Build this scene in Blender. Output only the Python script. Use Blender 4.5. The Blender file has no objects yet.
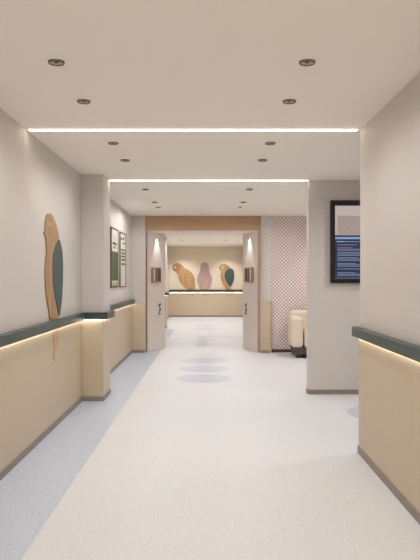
import bpy, bmesh, math, random
from mathutils import Vector, Matrix
random.seed(7)
S = bpy.context.scene
C = S.collection

# ---------------------------------------------------------------- camera, world, exposure
cam_d = bpy.data.cameras.new('camera'); cam = bpy.data.objects.new('camera', cam_d); C.objects.link(cam)
cam.location = (0, 0, 1.40); cam.rotation_euler = (math.radians(90), 0, 0)
cam_d.sensor_fit = 'VERTICAL'; cam_d.sensor_height = 24; cam_d.lens = 24 * 650 / 560
cam_d.shift_x = 1.5 / 560; cam_d.shift_y = -1.0 / 560
cam_d.clip_start = 0.05; cam_d.clip_end = 200
S.camera = cam
W = bpy.data.worlds.new('world'); S.world = W; W.use_nodes = True
W.node_tree.nodes['Background'].inputs[0].default_value = (1, .95, .9, 1)
W.node_tree.nodes['Background'].inputs[1].default_value = 0.5
S.view_settings.view_transform = 'Standard'; S.view_settings.look = 'None'
S.view_settings.gamma = 1; S.view_settings.use_curve_mapping = False
S.view_settings.exposure = 0.03
S.cycles.use_denoising = True
S.cycles.max_bounces = 14; S.cycles.diffuse_bounces = 10
S.cycles.sample_clamp_indirect = 6
SPOT_W = 12.8          # corridor downlights
SPOT_COL = (1.0, .985, .985)

# added area fill behind the camera, not a real entrance, brightening surfaces facing it
ad = bpy.data.lights.new('front_fill', 'AREA'); ad.shape = 'RECTANGLE'; ad.size = 2.4; ad.size_y = 2.2
ad.energy = 80; ad.color = (1, .99, .97)
ao = bpy.data.objects.new('front_fill', ad); C.objects.link(ao); ao.location = (-.55, -3.9, 1.35); ao.rotation_euler = (math.radians(90), 0, math.radians(-9))


# ---------------------------------------------------------------- helpers
def lin(c):
    c = c / 255
    return c / 12.92 if c <= .04045 else ((c + .055) / 1.055) ** 2.4
def rgb(r, g, b): return (lin(r), lin(g), lin(b), 1)

def mat(name, col, rough=.6, metal=0., emit=None, es=0., spec=.5, speck=None, grain=None, bump=0.):
    m = bpy.data.materials.new(name); m.use_nodes = True
    nt = m.node_tree; b = nt.nodes['Principled BSDF']
    b.inputs['Base Color'].default_value = col
    b.inputs['Roughness'].default_value = rough
    b.inputs['Metallic'].default_value = metal
    b.inputs['Specular IOR Level'].default_value = spec
    if emit:
        b.inputs['Emission Color'].default_value = emit
        b.inputs['Emission Strength'].default_value = es
    tc = nt.nodes.new('ShaderNodeTexCoord')
    if speck:                                   # speck = list of (scale, lo, hi, colour, amount)
        prev = None
        for sc, lo, hi, c2, amt in speck:
            n = nt.nodes.new('ShaderNodeTexNoise'); n.inputs['Scale'].default_value = sc; n.inputs['Detail'].default_value = 2
            nt.links.new(tc.outputs['Object'], n.inputs['Vector'])
            r = nt.nodes.new('ShaderNodeMapRange'); r.inputs[1].default_value = lo; r.inputs[2].default_value = hi
            r.inputs[4].default_value = amt
            nt.links.new(n.outputs['Fac'], r.inputs[0])
            x = nt.nodes.new('ShaderNodeMix'); x.data_type = 'RGBA'
            nt.links.new(r.outputs[0], x.inputs['Factor'])
            if prev: nt.links.new(prev, x.inputs[6])
            else: x.inputs[6].default_value = col
            x.inputs[7].default_value = c2
            prev = x.outputs[2]
        nt.links.new(prev, b.inputs['Base Color'])
    if grain:                                   # grain = (vector scale, colour2)
        mp = nt.nodes.new('ShaderNodeMapping'); mp.inputs['Scale'].default_value = grain[0]
        nt.links.new(tc.outputs['Object'], mp.inputs['Vector'])
        n = nt.nodes.new('ShaderNodeTexNoise'); n.inputs['Scale'].default_value = 1; n.inputs['Detail'].default_value = 4
        nt.links.new(mp.outputs[0], n.inputs['Vector'])
        r = nt.nodes.new('ShaderNodeMapRange'); r.inputs[1].default_value = .35; r.inputs[2].default_value = .65
        nt.links.new(n.outputs['Fac'], r.inputs[0])
        x = nt.nodes.new('ShaderNodeMix'); x.data_type = 'RGBA'
        x.inputs[6].default_value = col; x.inputs[7].default_value = grain[1]
        nt.links.new(r.outputs[0], x.inputs['Factor']); nt.links.new(x.outputs[2], b.inputs['Base Color'])
    if bump:
        n = nt.nodes.new('ShaderNodeTexNoise'); n.inputs['Scale'].default_value = 300
        nt.links.new(tc.outputs['Object'], n.inputs['Vector'])
        bp = nt.nodes.new('ShaderNodeBump'); bp.inputs['Strength'].default_value = bump; bp.inputs['Distance'].default_value = .002
        nt.links.new(n.outputs['Fac'], bp.inputs['Height']); nt.links.new(bp.outputs[0], b.inputs['Normal'])
    return m

M = {}
M['upper'] = mat('upper wall paint', rgb(206, 199, 192), .55, speck=[(1.1, .3, .7, rgb(203, 197, 192), 1), (45, .45, .75, rgb(199, 192, 185), .5)])
M['farwall'] = mat('warm cream far wall', rgb(218, 206, 184), .6, speck=[(45, .45, .75, rgb(212, 200, 178), .5)])
M['lower'] = mat('beige panel', rgb(192, 176, 151), .45, speck=[(60, .4, .7, rgb(188, 171, 146), .7)])
M['ceiling'] = mat('ceiling paint', rgb(244, 237, 227), .8)
M['floor'] = mat('cream terrazzo', rgb(209, 212, 218), .46, spec=.4, speck=[(1.3, .3, .7, rgb(214, 214, 217), 1), (55, .5, .68, rgb(200, 196, 192), .6), (130, .56, .66, rgb(248, 245, 240), .8)])
M['blue_floor'] = mat('blue grey terrazzo', rgb(188, 198, 214), .35, spec=.4, speck=[(50, .5, .66, rgb(166, 178, 196), .8), (120, .56, .66, rgb(216, 224, 234), .8)])
M['blue_ring'] = mat('pale blue vinyl', rgb(192, 198, 212), .35, spec=.4, speck=[(60, .45, .7, rgb(184, 191, 207), .8)])
M['ring_pale'] = mat('faint blue vinyl', rgb(198, 203, 213), .35, spec=.4)
M['base'] = mat('skirting', rgb(136, 125, 118), .5)
M['rail'] = mat('dark green rail', rgb(49, 68, 65), .4, speck=[(40, .4, .7, rgb(45, 63, 60), .8)])
M['rail_led'] = mat('warm led', rgb(255, 240, 215), .5, emit=rgb(255, 245, 226), es=13)
M['strip'] = mat('line led', rgb(255, 245, 235), .5, emit=rgb(255, 240, 218), es=7.5)
M['tan'] = mat('tan beam', rgb(180, 146, 112), .45, grain=((1.2, 1.2, 30), rgb(172, 138, 104)))
M['jamb'] = mat('jamb edge', rgb(190, 166, 144), .45)
M['cream'] = mat('cream lacquer', rgb(218, 207, 198), .4)
M['oak'] = mat('oak veneer', rgb(180, 146, 106), .5, grain=((9, 26, 1.6), rgb(156, 122, 84)))
M['oak2'] = mat('ochre stripes', rgb(194, 162, 114), .5, grain=((30, 1, 1.2), rgb(166, 124, 78)))
M['brownhead'] = mat('brown head', rgb(158, 122, 84), .5)
M['tail'] = mat('tail wood', rgb(200, 164, 126), .5, grain=((20, 40, 2), rgb(186, 150, 114)))
M['wing'] = mat('green wing', rgb(58, 78, 76), .5)
M['pink'] = mat('dusty pink', rgb(176, 150, 147), .5, grain=((14, 3, 2), rgb(176, 145, 143)))
M['eye'] = mat('pale eye', rgb(225, 205, 180), .5)
M['plain'] = mat('tan eye', rgb(212, 180, 138), .5)
M['edge'] = mat('dark edge', rgb(150, 116, 86), .5)
M['chrome'] = mat('baffle ring', rgb(118, 102, 90), .4, metal=.3)
M['baffle'] = mat('dark baffle', rgb(72, 60, 52), .5)
M['lens'] = mat('lamp lens', rgb(196, 184, 172), .4)
M['black'] = mat('black frame', rgb(34, 26, 22), .35)
M['brown'] = mat('dark brown frame', rgb(112, 82, 68), .4, metal=.3)
M['steel'] = mat('brushed steel', rgb(178, 164, 154), .35, metal=.5)
M['copper'] = mat('copper', rgb(166, 138, 122), .35, metal=.5)
M['poster'] = mat('poster white', rgb(206, 200, 190), .5)
M['pgreen'] = mat('poster green', rgb(44, 68, 30), .5, grain=((1, 50, 50), rgb(62, 88, 44)))
M['plime'] = mat('poster lime', rgb(150, 178, 110), .5)
M['pdark'] = mat('poster dark', rgb(52, 66, 58), .5)
M['pgrey'] = mat('poster grey', rgb(168, 162, 154), .5)
M['sign'] = mat('sign green', rgb(52, 72, 60), .5)
M['fabric'] = mat('beige upholstery', rgb(220, 206, 186), .85, bump=.3, speck=[(90, .4, .7, rgb(206, 191, 170), .6)])
M['wood'] = mat('dark wood', rgb(78, 62, 52), .5)
# screen
M['s_blue'] = mat('screen navy', rgb(20, 24, 40), .3, emit=rgb(44, 50, 76), es=.9)
M['s_pink'] = mat('screen pale pink', rgb(30, 30, 30), .3, emit=rgb(196, 180, 178), es=.85)
M['s_bar'] = mat('screen light blue', rgb(20, 24, 40), .3, emit=rgb(140, 166, 200), es=.9)
M['s_text'] = mat('screen text', rgb(20, 24, 40), .3, emit=rgb(124, 138, 160), es=.9)
M['s_lilac'] = mat('screen lilac text', rgb(20, 24, 40), .3, emit=rgb(128, 120, 150), es=.9)

def dots(name, a, b, k, emission=False):
    m = bpy.data.materials.new(name); m.use_nodes = True; nt = m.node_tree; bs = nt.nodes['Principled BSDF']
    bs.inputs['Roughness'].default_value = .6
    tc = nt.nodes.new('ShaderNodeTexCoord'); sp = nt.nodes.new('ShaderNodeSeparateXYZ'); nt.links.new(tc.outputs['Object'], sp.inputs[0])
    def mth(op, x, y=None):
        n = nt.nodes.new('ShaderNodeMath'); n.operation = op
        for i, v in enumerate((x, y)):
            if v is None: continue
            if isinstance(v, (int, float)): n.inputs[i].default_value = v
            else: nt.links.new(v, n.inputs[i])
        return n.outputs[0]
    sx = mth('SINE', mth('MULTIPLY', sp.outputs['X'], k)); sz = mth('SINE', mth('MULTIPLY', sp.outputs['Z'], k))
    r = nt.nodes.new('ShaderNodeMapRange'); r.inputs[1].default_value = -.12; r.inputs[2].default_value = .28
    nt.links.new(mth('MULTIPLY', sx, sz), r.inputs[0])
    x = nt.nodes.new('ShaderNodeMix'); x.data_type = 'RGBA'; x.inputs[6].default_value = a; x.inputs[7].default_value = b
    nt.links.new(r.outputs[0], x.inputs['Factor'])
    nt.links.new(x.outputs[2], bs.inputs['Base Color'])
    if emission:
        nt.links.new(x.outputs[2], bs.inputs['Emission Color']); bs.inputs['Emission Strength'].default_value = .8
        bs.inputs['Base Color'].default_value = (.02, .02, .02, 1)
        nt.links.remove(bs.inputs['Base Color'].links[0])
    return m
M['lattice'] = dots('diamond wallpaper', rgb(232, 222, 221), rgb(168, 140, 136), 2 * math.pi / .068)
M['s_lattice'] = dots('screen diamonds', rgb(186, 170, 164), rgb(150, 128, 118), 2 * math.pi / .04, True)

def box(bm, x0, x1, y0, y1, z0, z1, mi=0):
    x0, x1 = sorted((x0, x1)); y0, y1 = sorted((y0, y1)); z0, z1 = sorted((z0, z1))
    v = [bm.verts.new(p) for p in ((x0,y0,z0),(x1,y0,z0),(x1,y1,z0),(x0,y1,z0),(x0,y0,z1),(x1,y0,z1),(x1,y1,z1),(x0,y1,z1))]
    for f in ((0,3,2,1),(4,5,6,7),(0,1,5,4),(1,2,6,5),(2,3,7,6),(3,0,4,7)):
        bm.faces.new([v[i] for i in f]).material_index = mi
def prism(bm, pts, z0, z1, mi=0):
    """vertical prism over a plan polygon"""
    a = [bm.verts.new((x, y, z0)) for x, y in pts]; b = [bm.verts.new((x, y, z1)) for x, y in pts]
    n = len(pts)
    bm.faces.new(a[::-1]).material_index = mi; bm.faces.new(b).material_index = mi
    for i in range(n): bm.faces.new((a[i], a[(i+1) % n], b[(i+1) % n], b[i])).material_index = mi
def lathe(bm, prof, cx=0, cy=0, seg=32, mi=0):
    rings = []
    for r, z in prof:
        rings.append([bm.verts.new((cx + r*math.cos(2*math.pi*i/seg), cy + r*math.sin(2*math.pi*i/seg), z)) for i in range(seg)] if r > 1e-6 else [bm.verts.new((cx, cy, z))])
    for a, b in zip(rings, rings[1:]):
        for i in range(seg):
            j = (i+1) % seg
            if len(a) == 1 and len(b) > 1: bm.faces.new((a[0], b[j], b[i])).material_index = mi
            elif len(b) == 1 and len(a) > 1: bm.faces.new((a[i], a[j], b[0])).material_index = mi
            elif len(a) > 1: bm.faces.new((a[i], a[j], b[j], b[i])).material_index = mi
def obj(name, bm, m, parent=None, bevel=0, seg=2, smooth=False, loc=None):
    bmesh.ops.recalc_face_normals(bm, faces=bm.faces)
    me = bpy.data.meshes.new(name); bm.to_mesh(me); bm.free()
    for x in (m if isinstance(m, (list, tuple)) else [m]): me.materials.append(x)
    o = bpy.data.objects.new(name, me); C.objects.link(o)
    if parent: o.parent = parent
    if loc: o.location = loc
    if bevel:
        b = o.modifiers.new('bevel', 'BEVEL'); b.width = bevel; b.segments = seg; b.limit_method = 'ANGLE'; b.angle_limit = math.radians(35)
    if smooth or bevel:
        for p in me.polygons: p.use_smooth = True
        if bevel:
            w = o.modifiers.new('wn', 'WEIGHTED_NORMAL'); w.keep_sharp = True
        else:
            try: me.set_sharp_from_angle(angle=math.radians(35))
            except Exception: pass
    return o
def tag(o, label, cat, group=None):
    o['label'] = label; o['category'] = cat
    if group: o['group'] = group
    return o
def empty(name, loc, label, cat, group=None, rz=0):
    o = bpy.data.objects.new(name, None); o.empty_display_size = .1; C.objects.link(o); o.location = loc; o.rotation_euler = (0, 0, rz)
    return tag(o, label, cat, group)
def struct(name, bm, m, parent=None, label=None, **k):
    o = obj(name, bm, m, parent, **k)
    if not parent: o['kind'] = 'structure'
    if label: o['label'] = label
    return o
def bx(*a):
    bm = bmesh.new(); box(bm, *a); return bm
def boxes(*L):
    bm = bmesh.new()
    for a in L: box(bm, *a)
    return bm

H = 2.60                # ceiling
XL, XR = -1.45, 1.21    # corridor faces (lower panels)
BACK = -4.0
PB = .008               # panels and skirting stand this far off the wall

# ---------------------------------------------------------------- structure
struct('floor', bx(-2.6, 5.6, BACK - .1, 24.2, -.1, 0), M['floor'], label='cream terrazzo corridor floor')
struct('ceiling', bx(-2.6, 5.6, BACK - .1, 24.2, H, H + .1), M['ceiling'], label='smooth warm beige ceiling')
struct('trim_1', bx(XL - .005, -.935, BACK, 18.2, 0, .0015), M['blue_floor'], label='pale blue grey terrazzo band along the left wall')

wl = struct('wall_left', bx(XL - .12, XL - .012, BACK, 24.1, 0, H), M['upper'], label='left wall, cream above the green rail')
struct('lower_panel', boxes((XL - .012, XL, BACK, 7.45, 0, .96), (XL - .012, XL, 7.98, 12.33, 0, .96), (XL - .012, XL, 13.3, 18.3, 0, .96), (XL - .012, XL, 18.9, 23.98, 0, .96)), M['lower'], wl)
struct('baseboard_left', boxes((XL, XL + PB, BACK, 7.45, .0015, .055), (XL, XL + PB, 7.98, 12.33, .0015, .055), (XL, XL + PB, 13.3, 18.3, .0015, .055), (XL, XL + PB, 18.9, 23.98, .0015, .055)), M['base'])

def column(y0, y1, xr, n):
    c = struct('wall_column', bx(XL - .012, xr - .004, y0 + .004, y1, 0, H), M['upper'], label='square cream column stepping out of the left wall' + n, bevel=.004)
    c['kind'] = 'structure'
    bm = bmesh.new(); prism(bm, [(XL, y0), (xr, y0), (xr, y1), (XL, y1)], .002, .96)
    struct('lower_panel', bm, M['lower'], c, bevel=.004)
    bm = bmesh.new(); prism(bm, [(XL, y0 - PB), (xr + PB, y0 - PB), (xr + PB, y1 - .004), (XL, y1 - .004)], .0018, .055)
    struct('baseboard', bm, M['base'], c)
column(7.45, 7.98, -1.205, ', nearest the camera')
column(18.3, 18.9, -1.205, ', beyond the portal')

wr = struct('wall_right', bx(XR + .012, XR + .14, BACK, 5.236, 0, H), M['upper'], label='right wall, cream above the green rail')
struct('lower_panel', bx(XR, XR + .148, BACK, 5.24, 0, .96), M['lower'], wr)
struct('baseboard_right', boxes((XR - PB, XR, BACK, 5.248, 0, .055), (XR, XR + .148, 5.24, 5.248, 0, .055)), M['base'])
struct('wall_back', bx(-2.6, 5.6, BACK - .1, BACK, 0, H), M['upper'])
struct('wall_lounge', bx(5.5, 5.6, BACK, 24.1, 0, H), M['upper'])
struct('trim_2', bx(1.215, 3.2, 7.90, 8.05, 0, H), M['upper'], label='partition wall carrying the screen, facing the camera', bevel=.003)
struct('baseboard_partition', boxes((1.207, 3.2, 7.892, 7.90, 0, .055), (1.207, 1.215, 7.90, 8.05, 0, .055)), M['base'])
# lattice wall and end walls left and right of the portal
struct('wall_front', bx(1.196, 5.5, 12.40, 12.52, 0, H), M['lattice'], label='lounge wall in pink and white diamond lattice')
struct('baseboard_lounge', bx(1.196, 5.5, 12.39, 12.40, 0, .06), M['wood'])
struct('trim_3', bx(.99, 1.196, 12.38, 12.52, 0, H), M['upper'], label='narrow cream wall strip right of the portal')
bm = bmesh.new()
pts = [(.985, 12.30), (1.15, 12.30)] + [(1.15 + .05*math.sin(a), 12.35 - .05*math.cos(a)) for a in [i*math.pi/16 for i in range(1, 9)]] + [(1.20, 12.395), (.985, 12.395)]
prism(bm, pts, .0, .99)
o = struct('trim_4', bm, M['lower'], label='half height beige panel with a rounded corner right of the portal'); 
struct('baseboard_portal', boxes((.985, 1.16, 12.292, 12.30, 0, .05)), M['base'])
tr = struct('trim_5', bx(XL - .012, -1.205, 12.34, 13.3, 0, H), M['upper'], label='short cream return wall left of the portal')
struct('lower_panel', bx(XL - .012, -1.203, 12.33, 12.34, .002, .95), M['lower'], tr)
struct('baseboard', bx(XL, -1.203, 12.322, 12.33, .002, .052), M['base'], tr)
# portal: tan beam, jambs, soffit and splayed pillars
pb = struct('trim_6', bx(-1.205, .985, 12.36, 13.25, 2.318, H), M['tan'], label='tan wooden beam over the portal')
struct('soffit', bx(-1.203, .983, 12.375, 13.25, 2.312, 2.318), M['ceiling'], pb)
struct('jamb', bx(-1.205, -1.19, 12.355, 12.42, .002, 2.312), M['jamb'], pb)
struct('jamb', bx(.970, .986, 12.275, 12.42, .002, 2.312), M['jamb'], pb)

def arc(cx, cy, r, a0, a1, n=8):
    return [(cx + r*math.cos(math.radians(a0 + (a1-a0)*i/n)), cy + r*math.sin(math.radians(a0 + (a1-a0)*i/n))) for i in range(n+1)]
def pillar(sx, xo, xi, lab):
    # plan: outer front corner (xo,12.4) splays back to the inner corner (xi,13.2), rounded inner edge
    A = Vector((xo, 12.42)); B = Vector((xi, 13.12))
    d = (B - A).normalized()
    pts = [tuple(A), (xo + sx*.03, 12.40)]
    pts.append(tuple(A + d*.05 + Vector((sx*.02, -.0))))
    # rounded edge by bezier
    p0 = A + d*((B-A).length - .14); p2 = Vector((xi - 0*sx, 13.12 + .12)); p1 = B
    pts += [tuple(p0*(1-t)**2 + p1*2*t*(1-t) + p2*t*t) for t in [i/8 for i in range(9)]]
    pts += [(xo, 13.24)]
    bm = bmesh.new(); prism(bm, pts, 0.002, 2.311)
    o = struct('trim_%d' % (7 if sx > 0 else 8), bm, M['cream'], label=lab, smooth=True)
    bm = bmesh.new()
    off = []
    for p in pts[:-1]: off.append((p[0] + sx*.006, p[1] - .006))
    off.append((pts[-1][0], pts[-1][1]-.01))
    return A, d
PL = pillar(1, -1.18, -.885, 'cream splayed pillar on the left side of the portal')
PR = pillar(-1, .962, .70, 'cream splayed pillar on the right side of the portal')
# far room
struct('wall_far', bx(-2.6, 5.5, 23.99, 24.1, 0, H), M['farwall'], label='far end wall with three bird reliefs')
struct('wall_far_panel', bx(XL, 1.26, 23.97, 23.99, 0, .96), M['lower'])
struct('baseboard_far', bx(XL + .01, 1.26, 23.955, 23.97, .0016, .06), M['base'])
struct('wall_far_right', bx(1.26, 1.38, 13.1, 23.98, 0, H), M['upper'])
struct('wall_portal_right', bx(.962, 1.38, 12.53, 13.25, 0, H), M['upper'])

# ---------------------------------------------------------------- hand rails
def rail(label, poly, z0, z1, leds, group='dark green wall rails'):
    t = empty('handrail', (poly[0][0], poly[0][1], 0), label, 'handrail', group)
    ox, oy = poly[0]
    bm = bmesh.new(); prism(bm, [(x-ox, y-oy) for x, y in poly], z0, z1)
    obj('rail_body', bm, M['rail'], t, bevel=.006, seg=2)
    for (x0, x1, y0, y1) in leds:
        obj('light_strip', bx(x0-ox, x1-ox, y0-oy, y1-oy, z0 - .007, z0 + .001), M['rail_led'], t)
    return t
RO = .055
Z0, Z1 = .938, 1.018
rail('dark green handrail on the left wall nearest the camera, turning around the column',
     [(XL, BACK), (XL+RO, BACK), (XL+RO, 7.45-RO), (-1.205+RO-.0, 7.45-RO), (-1.205+RO, 7.97), (-1.205, 7.97), (-1.205, 7.45), (XL, 7.45)], Z0, Z1,
     [(XL+.004, XL+.016, BACK, 7.43), (XL+.02, -1.215, 7.428, 7.442), (-1.199, -1.187, 7.47, 7.95)])
rail('dark green handrail on the left wall under the two posters, between column and portal',
     [(XL, 7.985), (XL+RO, 7.985), (XL+RO, 12.31), (XL, 12.31)], Z0, Z1, [(XL+.004, XL+.016, 8.0, 12.30)])
rail('dark green handrail on the right wall, running towards the camera from the corner',
     [(XR, BACK), (XR-RO+.005, BACK), (XR-RO+.005, 5.27), (XR, 5.27)], Z0, Z1, [(XR-.016, XR-.004, BACK, 5.25)])
rail('dark green handrail wrapping the far column seen left through the portal',
     [(XL, 13.35), (XL+RO, 13.35), (XL+RO, 18.3-RO), (-1.205+RO, 18.3-RO), (-1.205+RO, 18.89), (-1.205, 18.89), (-1.205, 18.3), (XL, 18.3)], Z0, Z1,
     [(XL+.02, -1.215, 18.275, 18.292), (-1.199, -1.187, 18.33, 18.87)])
rail('dark green handrail across the far end wall beneath the three birds',
     [(XL+.01, 23.968), (XL+.01, 23.968-RO), (1.255, 23.968-RO), (1.255, 23.968)], Z0-.03, Z1-.01, [(XL+.03, 1.24, 23.955, 23.966)])

# ---------------------------------------------------------------- ceiling lights
def line_light(y, x0, x1, label):
    t = empty('line_light', (0, y, H), label, 'ceiling light', 'luminous lines across the ceiling')
    obj('housing', bx(x0-.01, x1+.01, -.026, .026, -.007, 0), M['cream'], t)
    obj('diffuser', bx(x0, x1, -.022, .022, -.012, -.006), M['strip'], t)
line_light(5.20, -1.435, 1.19, 'longer bright light line across the ceiling, nearer the camera')
line_light(7.87, -1.195, 1.205, 'shorter bright light line across the ceiling between column and partition wall')

def make_downlight():
    t = empty('downlight', (0, 0, H), '', 'downlight')
    bm = bmesh.new(); lathe(bm, [(.038, -.001), (.038, -.010), (.041, -.012), (.044, -.010), (.046, 0.0), (.038, -.001)])
    obj('trim_ring', bm, M['chrome'], t, smooth=True)
    bm = bmesh.new(); lathe(bm, [(.0378, -.006), (.034, -.002), (.024, -.001), (0, -.001)])
    obj('baffle', bm, M['lens'], t, smooth=True)
    bm = bmesh.new(); lathe(bm, [(0, -.0065), (.011, -.006), (.014, -.003), (.014, -.001)])
    obj('lens', bm, M['baffle'], t, smooth=True)
    return t
proto = make_downlight(); used = [False]
def spot(loc, w, angle=168, blend=.7, radius=.03, rot=(0, 0, 0), col=SPOT_COL):
    d = bpy.data.lights.new('spot', 'SPOT'); d.energy = w; d.spot_size = math.radians(angle); d.spot_blend = blend
    d.shadow_soft_size = radius; d.color = col
    o = bpy.data.objects.new('spot', d); C.objects.link(o); o.location = loc; o.rotation_euler = rot
    return o
def downlight(x, y, label, w=SPOT_W, z=H, group='recessed ceiling downlights', **k):
    if not used[0]: r = proto; used[0] = True
    else:
        r = proto.copy(); C.objects.link(r)
        for ch in list(proto.children):
            c = ch.copy(); C.objects.link(c); c.parent = r
    r.location = (x, y, z); r['label'] = label; r['group'] = group
    spot((x, y, z - .02), w, **k)
DX = (-.84, .545)
names = {3.59: 'first in the row, largest', 4.38: 'second in the row, just before the long light line', 5.73: 'third in the row, just past the long light line',
         6.55: 'fourth in the row, before the short light line', 8.67: 'fifth in the row, just past the short light line',
         10.13: 'sixth in the row', 10.83: 'seventh in the row, just before the tan beam'}
for y, nm in names.items():
    for x, side in zip(DX, ('left', 'right')):
        downlight(x, y, 'round downlight, %s row, %s' % (side, nm), w=SPOT_W * (2.4 if y > 10.5 else 1.5 if y > 8 else 1.25 if y > 5 else 1), **(dict(angle=178, blend=.25) if y > 10.5 else {}))
for y in (20.0,):
    for x, side in zip(DX, ('left', 'right')):
        downlight(x, y, 'tiny downlight beyond the portal, %s one' % side, w=SPOT_W*3)
# added spots without fixtures: behind the camera, above the opening and the lounge
for y in (1.5, 2.3, -.7, .1, -2.8):
    for x in DX: spot((x, y, H - .02), SPOT_W)
for x, y in ((2.4, 5.9), (3.9, 5.9), (2.4, 7.2), (2.2, 9.2), (2.2, 10.8), (3.9, 9.2), (3.9, 10.8)): spot((x, y, H - .02), SPOT_W*2.8)
spot((2.02, 12.05, H - .02), 16, 70, .6, .02, col=(1, .97, .97))
for y in (14.6, 16.6, 18.4, 21.0, 22.2):  # added spots without fixtures, brightening the room beyond the portal
    for x in DX: spot((x, y, H - .02), SPOT_W*2.4)
# wall washers over the birds and the pillar faces
for x in (-.92, .68): spot((x, 23.25, H - .02), 45, 95, .8, .02, rot=(math.radians(14), 0, 0))
spot((-.965, 12.775, 2.295), 26, 56, .5, .008)
spot((.762, 12.785, 2.295), 26, 56, .5, .008)

# ---------------------------------------------------------------- bird reliefs
def smooth_loop(P, n=5):
    out = []; N = len(P)
    for i in range(N):
        p0, p1, p2, p3 = (Vector(P[(i+k-1) % N]) for k in range(4))
        for j in range(n):
            t = j / n
            out.append(.5*((2*p1) + (p2-p0)*t + (2*p0-5*p1+4*p2-p3)*t*t + (3*p1-p0-3*p2+p3)*t*t*t))
    return out
def relief(name, P, m, parent, a, b, smooth=True, edge=None):
    """P in wall coords (u,h); a<b distances off the wall (local -y)."""
    Q = smooth_loop(P) if smooth else [Vector(p) for p in P]
    bm = bmesh.new()
    f = [bm.verts.new((p[0], -b, p[1])) for p in Q]; g = [bm.verts.new((p[0], -a, p[1])) for p in Q]
    n = len(Q)
    bm.faces.new(f); bm.faces.new(g[::-1])
    for i in range(n):
        fc = bm.faces.new((f[i], g[i], g[(i+1) % n], f[(i+1) % n])); fc.material_index = 1 if edge else 0
    bm.normal_update()
    bmesh.ops.triangulate(bm, faces=[q for q in bm.faces if len(q.verts) > 4])
    return obj(name, bm, [m, edge] if edge else m, parent)
def disc(u, h, r, n=16): return [(u + r*math.cos(2*math.pi*i/n), h + r*math.sin(2*math.pi*i/n)) for i in range(n)]

# near bird on the left wall : u measured along the wall
def nearuv(px, py):
    s = (208.5 - px) / 1.454
    return (650 / s - 6.1, 1.4 + (279 - py) / s)
nb = empty('bird_relief', (XL - .012, 6.1, 0), 'tall wooden bird with a dark green wing on the left wall above the handrail', 'wall decoration', rz=math.pi/2)
body = [(48.7, 213.7), (46.2, 217.5), (45.4, 224), (45.0, 230), (44.1, 233.3), (45.6, 236.5), (46.3, 243), (46.7, 252), (45.6, 262), (45.2, 272), (45.6, 285), (46.6, 297), (49.0, 311), (50.6, 319.3), (57.8, 317.8), (58.9, 312.5), (60.2, 305), (61.2, 292), (61.7, 275), (61.6, 262), (60.9, 250), (59.0, 240), (58.0, 232), (54.9, 221.5), (51.8, 215)]
relief('bird_body', [nearuv(*p) for p in body], M['oak'], nb, .0005, .012, edge=M['edge'])
wing = [(58.7, 240), (56.2, 243.5), (54.2, 248.5), (52.7, 255), (52.1, 264), (52.2, 275), (53.2, 287), (54.6, 297), (56.4, 307), (58.4, 315.5), (60.3, 306), (61.5, 293), (62.1, 277), (62.1, 262), (61.2, 250)]
relief('bird_wing', [nearuv(*p) for p in wing], M['wing'], nb, .010, .018)
relief('bird_eye', disc(*nearuv(49.3, 224), .02), M['plain'], nb, .011, .0135, False)
tail = [(52.3, 333), (57.6, 330.5), (57.0, 342), (55.6, 353), (54.3, 361.5), (52.6, 357), (53.4, 346)]
relief('bird_tail', [nearuv(*p) for p in tail], M['tail'], nb, .0125, .017, edge=M['edge'])

def faruv(px, py): return ((px - 208.5) / 27.1, 1.4 + (279 - py) / 27.1)
def farbird(label, tip, bodyP, m, wingP=None, tailP=None, eye=None, headP=None, stripe=None):
    t = empty('bird_relief', (0, 23.99, 0), label, 'wall decoration', 'bird reliefs on the far wall')
    relief('bird_body', [faruv(*p) for p in bodyP], m, t, .0005, .02)
    if headP: relief('bird_head', [faruv(*p) for p in headP], M['brownhead'], t, .018, .026)
    if wingP: relief('bird_wing', [faruv(*p) for p in wingP], M['wing'], t, .018, .03)
    if tailP: relief('bird_tail', [faruv(*p) for p in tailP], M['tail'], t, .018, .03, smooth=False)
    if eye: relief('bird_eye', disc(*faruv(*eye), .03), M['eye'], t, .024, .032, False)
    relief('bird_tail_tip', [faruv(*p) for p in ((tip-1.6, 293.6), (tip+1.6, 293.6), (tip+1.2, 295.4), (tip, 296), (tip-1.2, 295.4))], M['tail'], t, .0205, .03, smooth=False)
    return t
B = 289.4
farbird('stooping ochre bird with a brown head, leftmost on the far wall', 192.5,
        [(173.6, 270.8), (172.8, 267), (173.6, 264.6), (176, 263.2), (179, 263.3), (182, 265.2), (184.5, 267.8), (189, 270.5), (192.5, 274), (194.5, 279), (195, 284), (194.4, B), (187.8, B), (185, 287), (181, 283), (178.6, 278), (177.3, 273.5), (175.8, 271.4)],
        M['oak2'], headP=[(173.7, 270.6), (172.9, 267), (173.6, 264.7), (176, 263.3), (179, 263.4), (181.4, 265.2), (180.2, 268.5), (179.2, 273), (177.5, 273), (175.8, 271)], eye=(175.2, 267.4))
farbird('dusty pink rounded bird in the middle of the far wall', 204.8,
        [(204.6, 262.2), (201.8, 263.5), (200.5, 266.5), (200, 271), (197.6, 276), (197.2, 281), (198.8, 285.8), (201, B), (208.4, B), (210.6, 285.8), (212, 281), (211.5, 276), (209.2, 271), (208.8, 266.5), (207.4, 263.5)],
        M['pink'], tailP=[(204.9, 282.5), (202, B), (207.6, B)])
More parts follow.
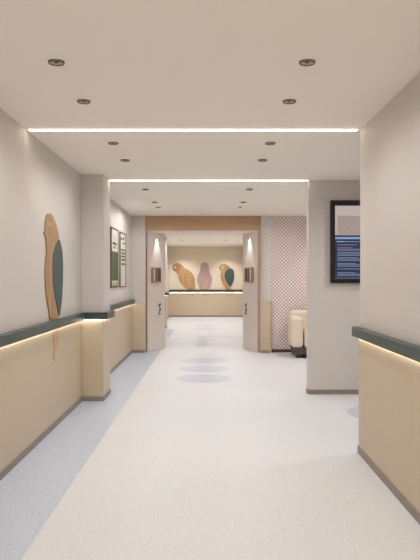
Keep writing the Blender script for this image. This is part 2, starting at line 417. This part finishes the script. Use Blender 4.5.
farbird('beige bird with a round green wing, rightmost on the far wall', 228.4,
        [(219.1, 268.3), (219.6, 266), (221.5, 264.3), (224.5, 264), (227.9, 265.6), (230.7, 268.2), (233, 271), (233.6, 276), (232.6, 282), (230.6, 287), (230.3, B), (226.3, B), (225, 287.5), (222.9, 284), (221.2, 279.5), (220.4, 275), (220.9, 271.5)],
        M['oak'], wingP=[(230.7, 268.5), (233.3, 270), (234.1, 274), (233.9, 279), (232.5, 283), (230.3, 286.5), (227, 282.5), (225, 278.5), (224.5, 274.5), (226, 271.2), (228.5, 269.1)], eye=(222.3, 267.3))
# their tail tips show again under the rail

# ---------------------------------------------------------------- posters on the left wall
def poster(y0, y1, label, rows):
    w = y1 - y0; z0, z1 = 1.265, 2.18
    t = empty('wall_poster', (XL - .012, y0, 0), label, 'poster', 'framed posters on the left wall')
    def B(a, b, c, d, e, f): return bx(c, d, a, b, e, f)      # along y, out x, z
    obj('backing', bx(0, .012, .012, w-.012, z0+.012, z1-.012), M['poster'], t)
    bm = boxes((0, .022, 0, .018, z0, z1), (0, .022, w-.018, w, z0, z1), (0, .022, .018, w-.018, z0, z0+.018), (0, .022, .018, w-.018, z1-.018, z1))
    obj('frame', bm, M['brown'], t)
    for name, m, L in rows:
        bm = bmesh.new()
        for u0, u1, a, b in L: box(bm, .0115, .0135, u0*w, u1*w, z0 + a*(z1-z0), z0 + b*(z1-z0))
        obj(name, bm, m, t)
rows1 = [('printed_panel', M['pgreen'], [(.04, .96, .12, .61)]),
         ('printed_heading', M['pdark'], [(.25, .8, .725, .765), (.4, .62, .66, .705)]),
         ('printed_footer', M['plime'], [(.12, .9, .045, .10)]),
         ('printed_text', M['pgrey'], [(.35, .8, .80 + .03*i, .81 + .03*i) for i in range(4)]),
         ('printed_base', M['pgreen'], [(.04, .96, .022, .04)])]
bars = [(.665, .70), (.605, .64), (.545, .58), (.485, .52), (.405, .44)]
rows2 = [('printed_heading', M['pdark'], [(.15, .4, .86, .90), (.5, .9, .80, .83), (.55, .75, .87, .93)]),
         ('printed_bars', M['pdark'], [(.28, .88, a, b) for a, b in bars]),
         ('printed_tabs', M['plime'], [(.04, .26, a-.01, b) for a, b in bars]),
         ('printed_text', M['pgrey'], [(.15, .45 + .3*random.random(), .06 + .035*i, .068 + .035*i) for i in range(9)])]
poster(9.66, 10.40, 'framed poster with a large dark green text block on the left wall', rows1)
poster(10.64, 11.38, 'framed white poster with five dark bars on the left wall', rows2)

# ---------------------------------------------------------------- pillar fittings
def on_pillar(PA, off, z, sx, name, label, cat, group):
    A, d = PA
    p = A + d*off + Vector((sx*.02, 0))
    # local x runs along the face towards the left of the viewer's picture -> right
    ang = math.atan2(d.y, d.x)
    t = empty(name, (p.x, p.y, z), label, cat, group, rz=ang if sx > 0 else ang + math.pi)
    return t
def box_unit(PA, off, sx, label, flip):
    t = on_pillar(PA, off, 1.48, sx, 'slatted_wall_box', label, 'wall box', 'slatted boxes on the portal pillars')
    w, h, dd = .155, .135, .05
    obj('housing', bx(-w, w, -dd*.6, 0.03, -h, h), M['steel'], t, bevel=.004)
    obj('frame', boxes((-w-.008, -w+.014, -dd, .02, -h, h), (w-.014, w+.008, -dd, .02, -h, h), (-w, w, -dd, .02, h-.014, h+.01), (-w, w, -dd, .02, -h-.01, -h+.014)), M['copper'], t)
    f = -1 if flip else 1
    obj('pale_slat', boxes((f*-.145, f*-.075, -dd*.9, -dd*.5, -h+.014, h-.014)), M['cream'], t)
    for a, b in ((-.06, .0), (.08, .115)):
        obj('dark_slat', boxes((f*a, f*b, -dd*.95, -dd*.5, -h+.014, h-.014)), M['brown'], t)
    return t
box_unit(PL, .30, 1, 'slatted copper and steel wall box on the left portal pillar', False)
box_unit(PR, .355, -1, 'slatted copper and steel wall box on the right portal pillar', True)
def glyph(PA, off, sx, label):
    t = on_pillar(PA, off, .805, sx, 'pillar_sign', label, 'sign', 'small green signs on the portal pillars')
    obj('plate', bx(-.055, .055, -.006, .03, -.12, .12), M['cream'], t, bevel=.002)
    f = 1
    bm = bmesh.new()
    for (x0, x1, z0, z1) in ((-.03, .045, .075, .108), (-.045, -.015, .03, .108), (-.01, .03, .04, .06), (-.01, .045, -.045, .02), (-.03, -.01, -.055, -.02), (-.045, -.02, -.108, -.055), (-.045, .035, -.108, -.08)):
        box(bm, f*x0, f*x1, -.010, -.005, z0, z1)
    obj('symbol', bm, M['sign'], t)
glyph(PL, .485, 1, 'small dark green symbol low on the left portal pillar')
glyph(PR, .54, -1, 'small dark green symbol low on the right portal pillar')

# ---------------------------------------------------------------- screen on the partition wall
t = empty('wall_display', (1.475, 7.90, 0), 'upright black framed screen with blue text on the partition wall', 'screen')
sw, a0, a1 = .66, 1.35, 2.352
obj('screen_frame', boxes((0, .055, -.05, 0, a0, a1), (sw-.055, sw, -.05, 0, a0, a1), (.055, sw-.055, -.05, 0, a0, a0+.055), (.055, sw-.055, -.05, 0, a1-.06, a1)), M['black'], t, bevel=.004)
scr = obj('screen_panel', bx(.05, sw-.05, -.034, 0, a0+.05, a1-.05), M['s_blue'], t)
def zz(y): return 1.4 + (279 - y) / 82.4
def scrp(name, m, L, dd=.0365):
    bm = bmesh.new()
    for x0, x1, ya, yb in L: box(bm, x0, x1, -dd, -.033, zz(yb), zz(ya))
    return obj(name, bm, m, scr)
scrp('screen_top', M['s_pink'], [(.055, sw-.055, 206, 235.3)], .0355)  # pale pink plate across the upper part of the screen
scrp('screen_pattern', M['s_lattice'], [(.085, sw-.055, 216, 235)], .037)
scrp('screen_header', M['s_bar'], [(.056, sw-.055, 237.2, 239.2), (.075, .16, 241.2, 242.2), (.16, .5, 241.5, 242)])
L1, L2 = [], []
for g, n in enumerate((1, 3, 3, 3, 3, 1, 3)):          # paragraphs of short lines, illegible in the photo
    y = (244.6, 247.6, 252.4, 257.4, 263.2, 268.6, 272.4)[g]
    for k in range(n):
        e = (.16, .34, .42)[k] + .1*random.random() if k else .18 + .12*random.random()
        (L2 if g < 2 else L1).append((.085, .085 + e, y + k*1.35, y + k*1.35 + .7))
scrp('screen_lines', M['s_text'], L1)
scrp('screen_lines', M['s_lilac'], L2)
scrp('screen_footer', M['s_text'], [(.056, sw-.055, 277.9, 278.4)])

# ---------------------------------------------------------------- floor circles
def circle(x, y, r, label, m='blue_ring', group='pale blue floor circles', z=.0012):
    bm = bmesh.new(); lathe(bm, [(0, z), (r, z), (r, 0), (0, 0)], seg=64)
    o = obj('floor_circle', bm, M[m], loc=(x, y, 0)); tag(o, label, 'floor marking', group)
for yy, lb in ((9.17, 'pale blue floor circle, nearest of three in a row before the portal'), (10.15, 'pale blue floor circle, middle of three in a row before the portal'), (11.13, 'pale blue floor circle, farthest of three in a row before the portal')):
    circle(-.07, yy, .38, lb)
circle(-.05, 18.3, .38, 'faint blue floor circle beyond the portal, nearer of two', 'ring_pale')
circle(-.05, 19.5, .38, 'faint blue floor circle beyond the portal, farther of two', 'ring_pale')
circle(1.97, 6.75, .52, 'pale blue floor circle half hidden behind the right wall corner')
circle(2.25, 10.75, .62, 'pale blue floor circle in front of the beige armchair')
o = obj('floor_rectangle', bx(-.247, -.034, 13.45, 16.05, 0, .0012), M['ring_pale']); tag(o, 'pale blue rectangle on the floor beyond the portal', 'floor marking')
o = obj('floor_line', bx(-.034, .78, 15.75, 15.95, 0, .0012), M['ring_pale']); tag(o, 'thin pale line on the floor beside the blue rectangle', 'floor marking')

# ---------------------------------------------------------------- armchair
ac = empty('armchair', (1.885, 11.78, 0), 'rounded beige upholstered armchair against the lattice wall', 'armchair')
def rbox(name, m, dims, bev, parent=ac, seg=5):
    return obj(name, bx(*dims), m, parent, bevel=bev, seg=seg)
rbox('arm', M['fabric'], (-.42, -.215, -.36, .30, .19, .73), .06)
rbox('arm', M['fabric'], (.20, .42, -.36, .30, .19, .73), .06)
rbox('backrest', M['fabric'], (-.37, .37, .22, .42, .20, .82), .06)
rbox('seat', M['fabric'], (-.195, .195, -.34, .24, .19, .50), .05)
rbox('base', M['wood'], (-.36, .36, -.31, .30, .06, .20), .01, seg=2)
for x in (-.32, .32):
    for yv in (-.27, .30):
        bm = bmesh.new(); lathe(bm, [(0, 0), (.014, 0), (.022, .13), (0, .13)], x, yv, 12); obj('leg', bm, M['wood'], ac, smooth=True)
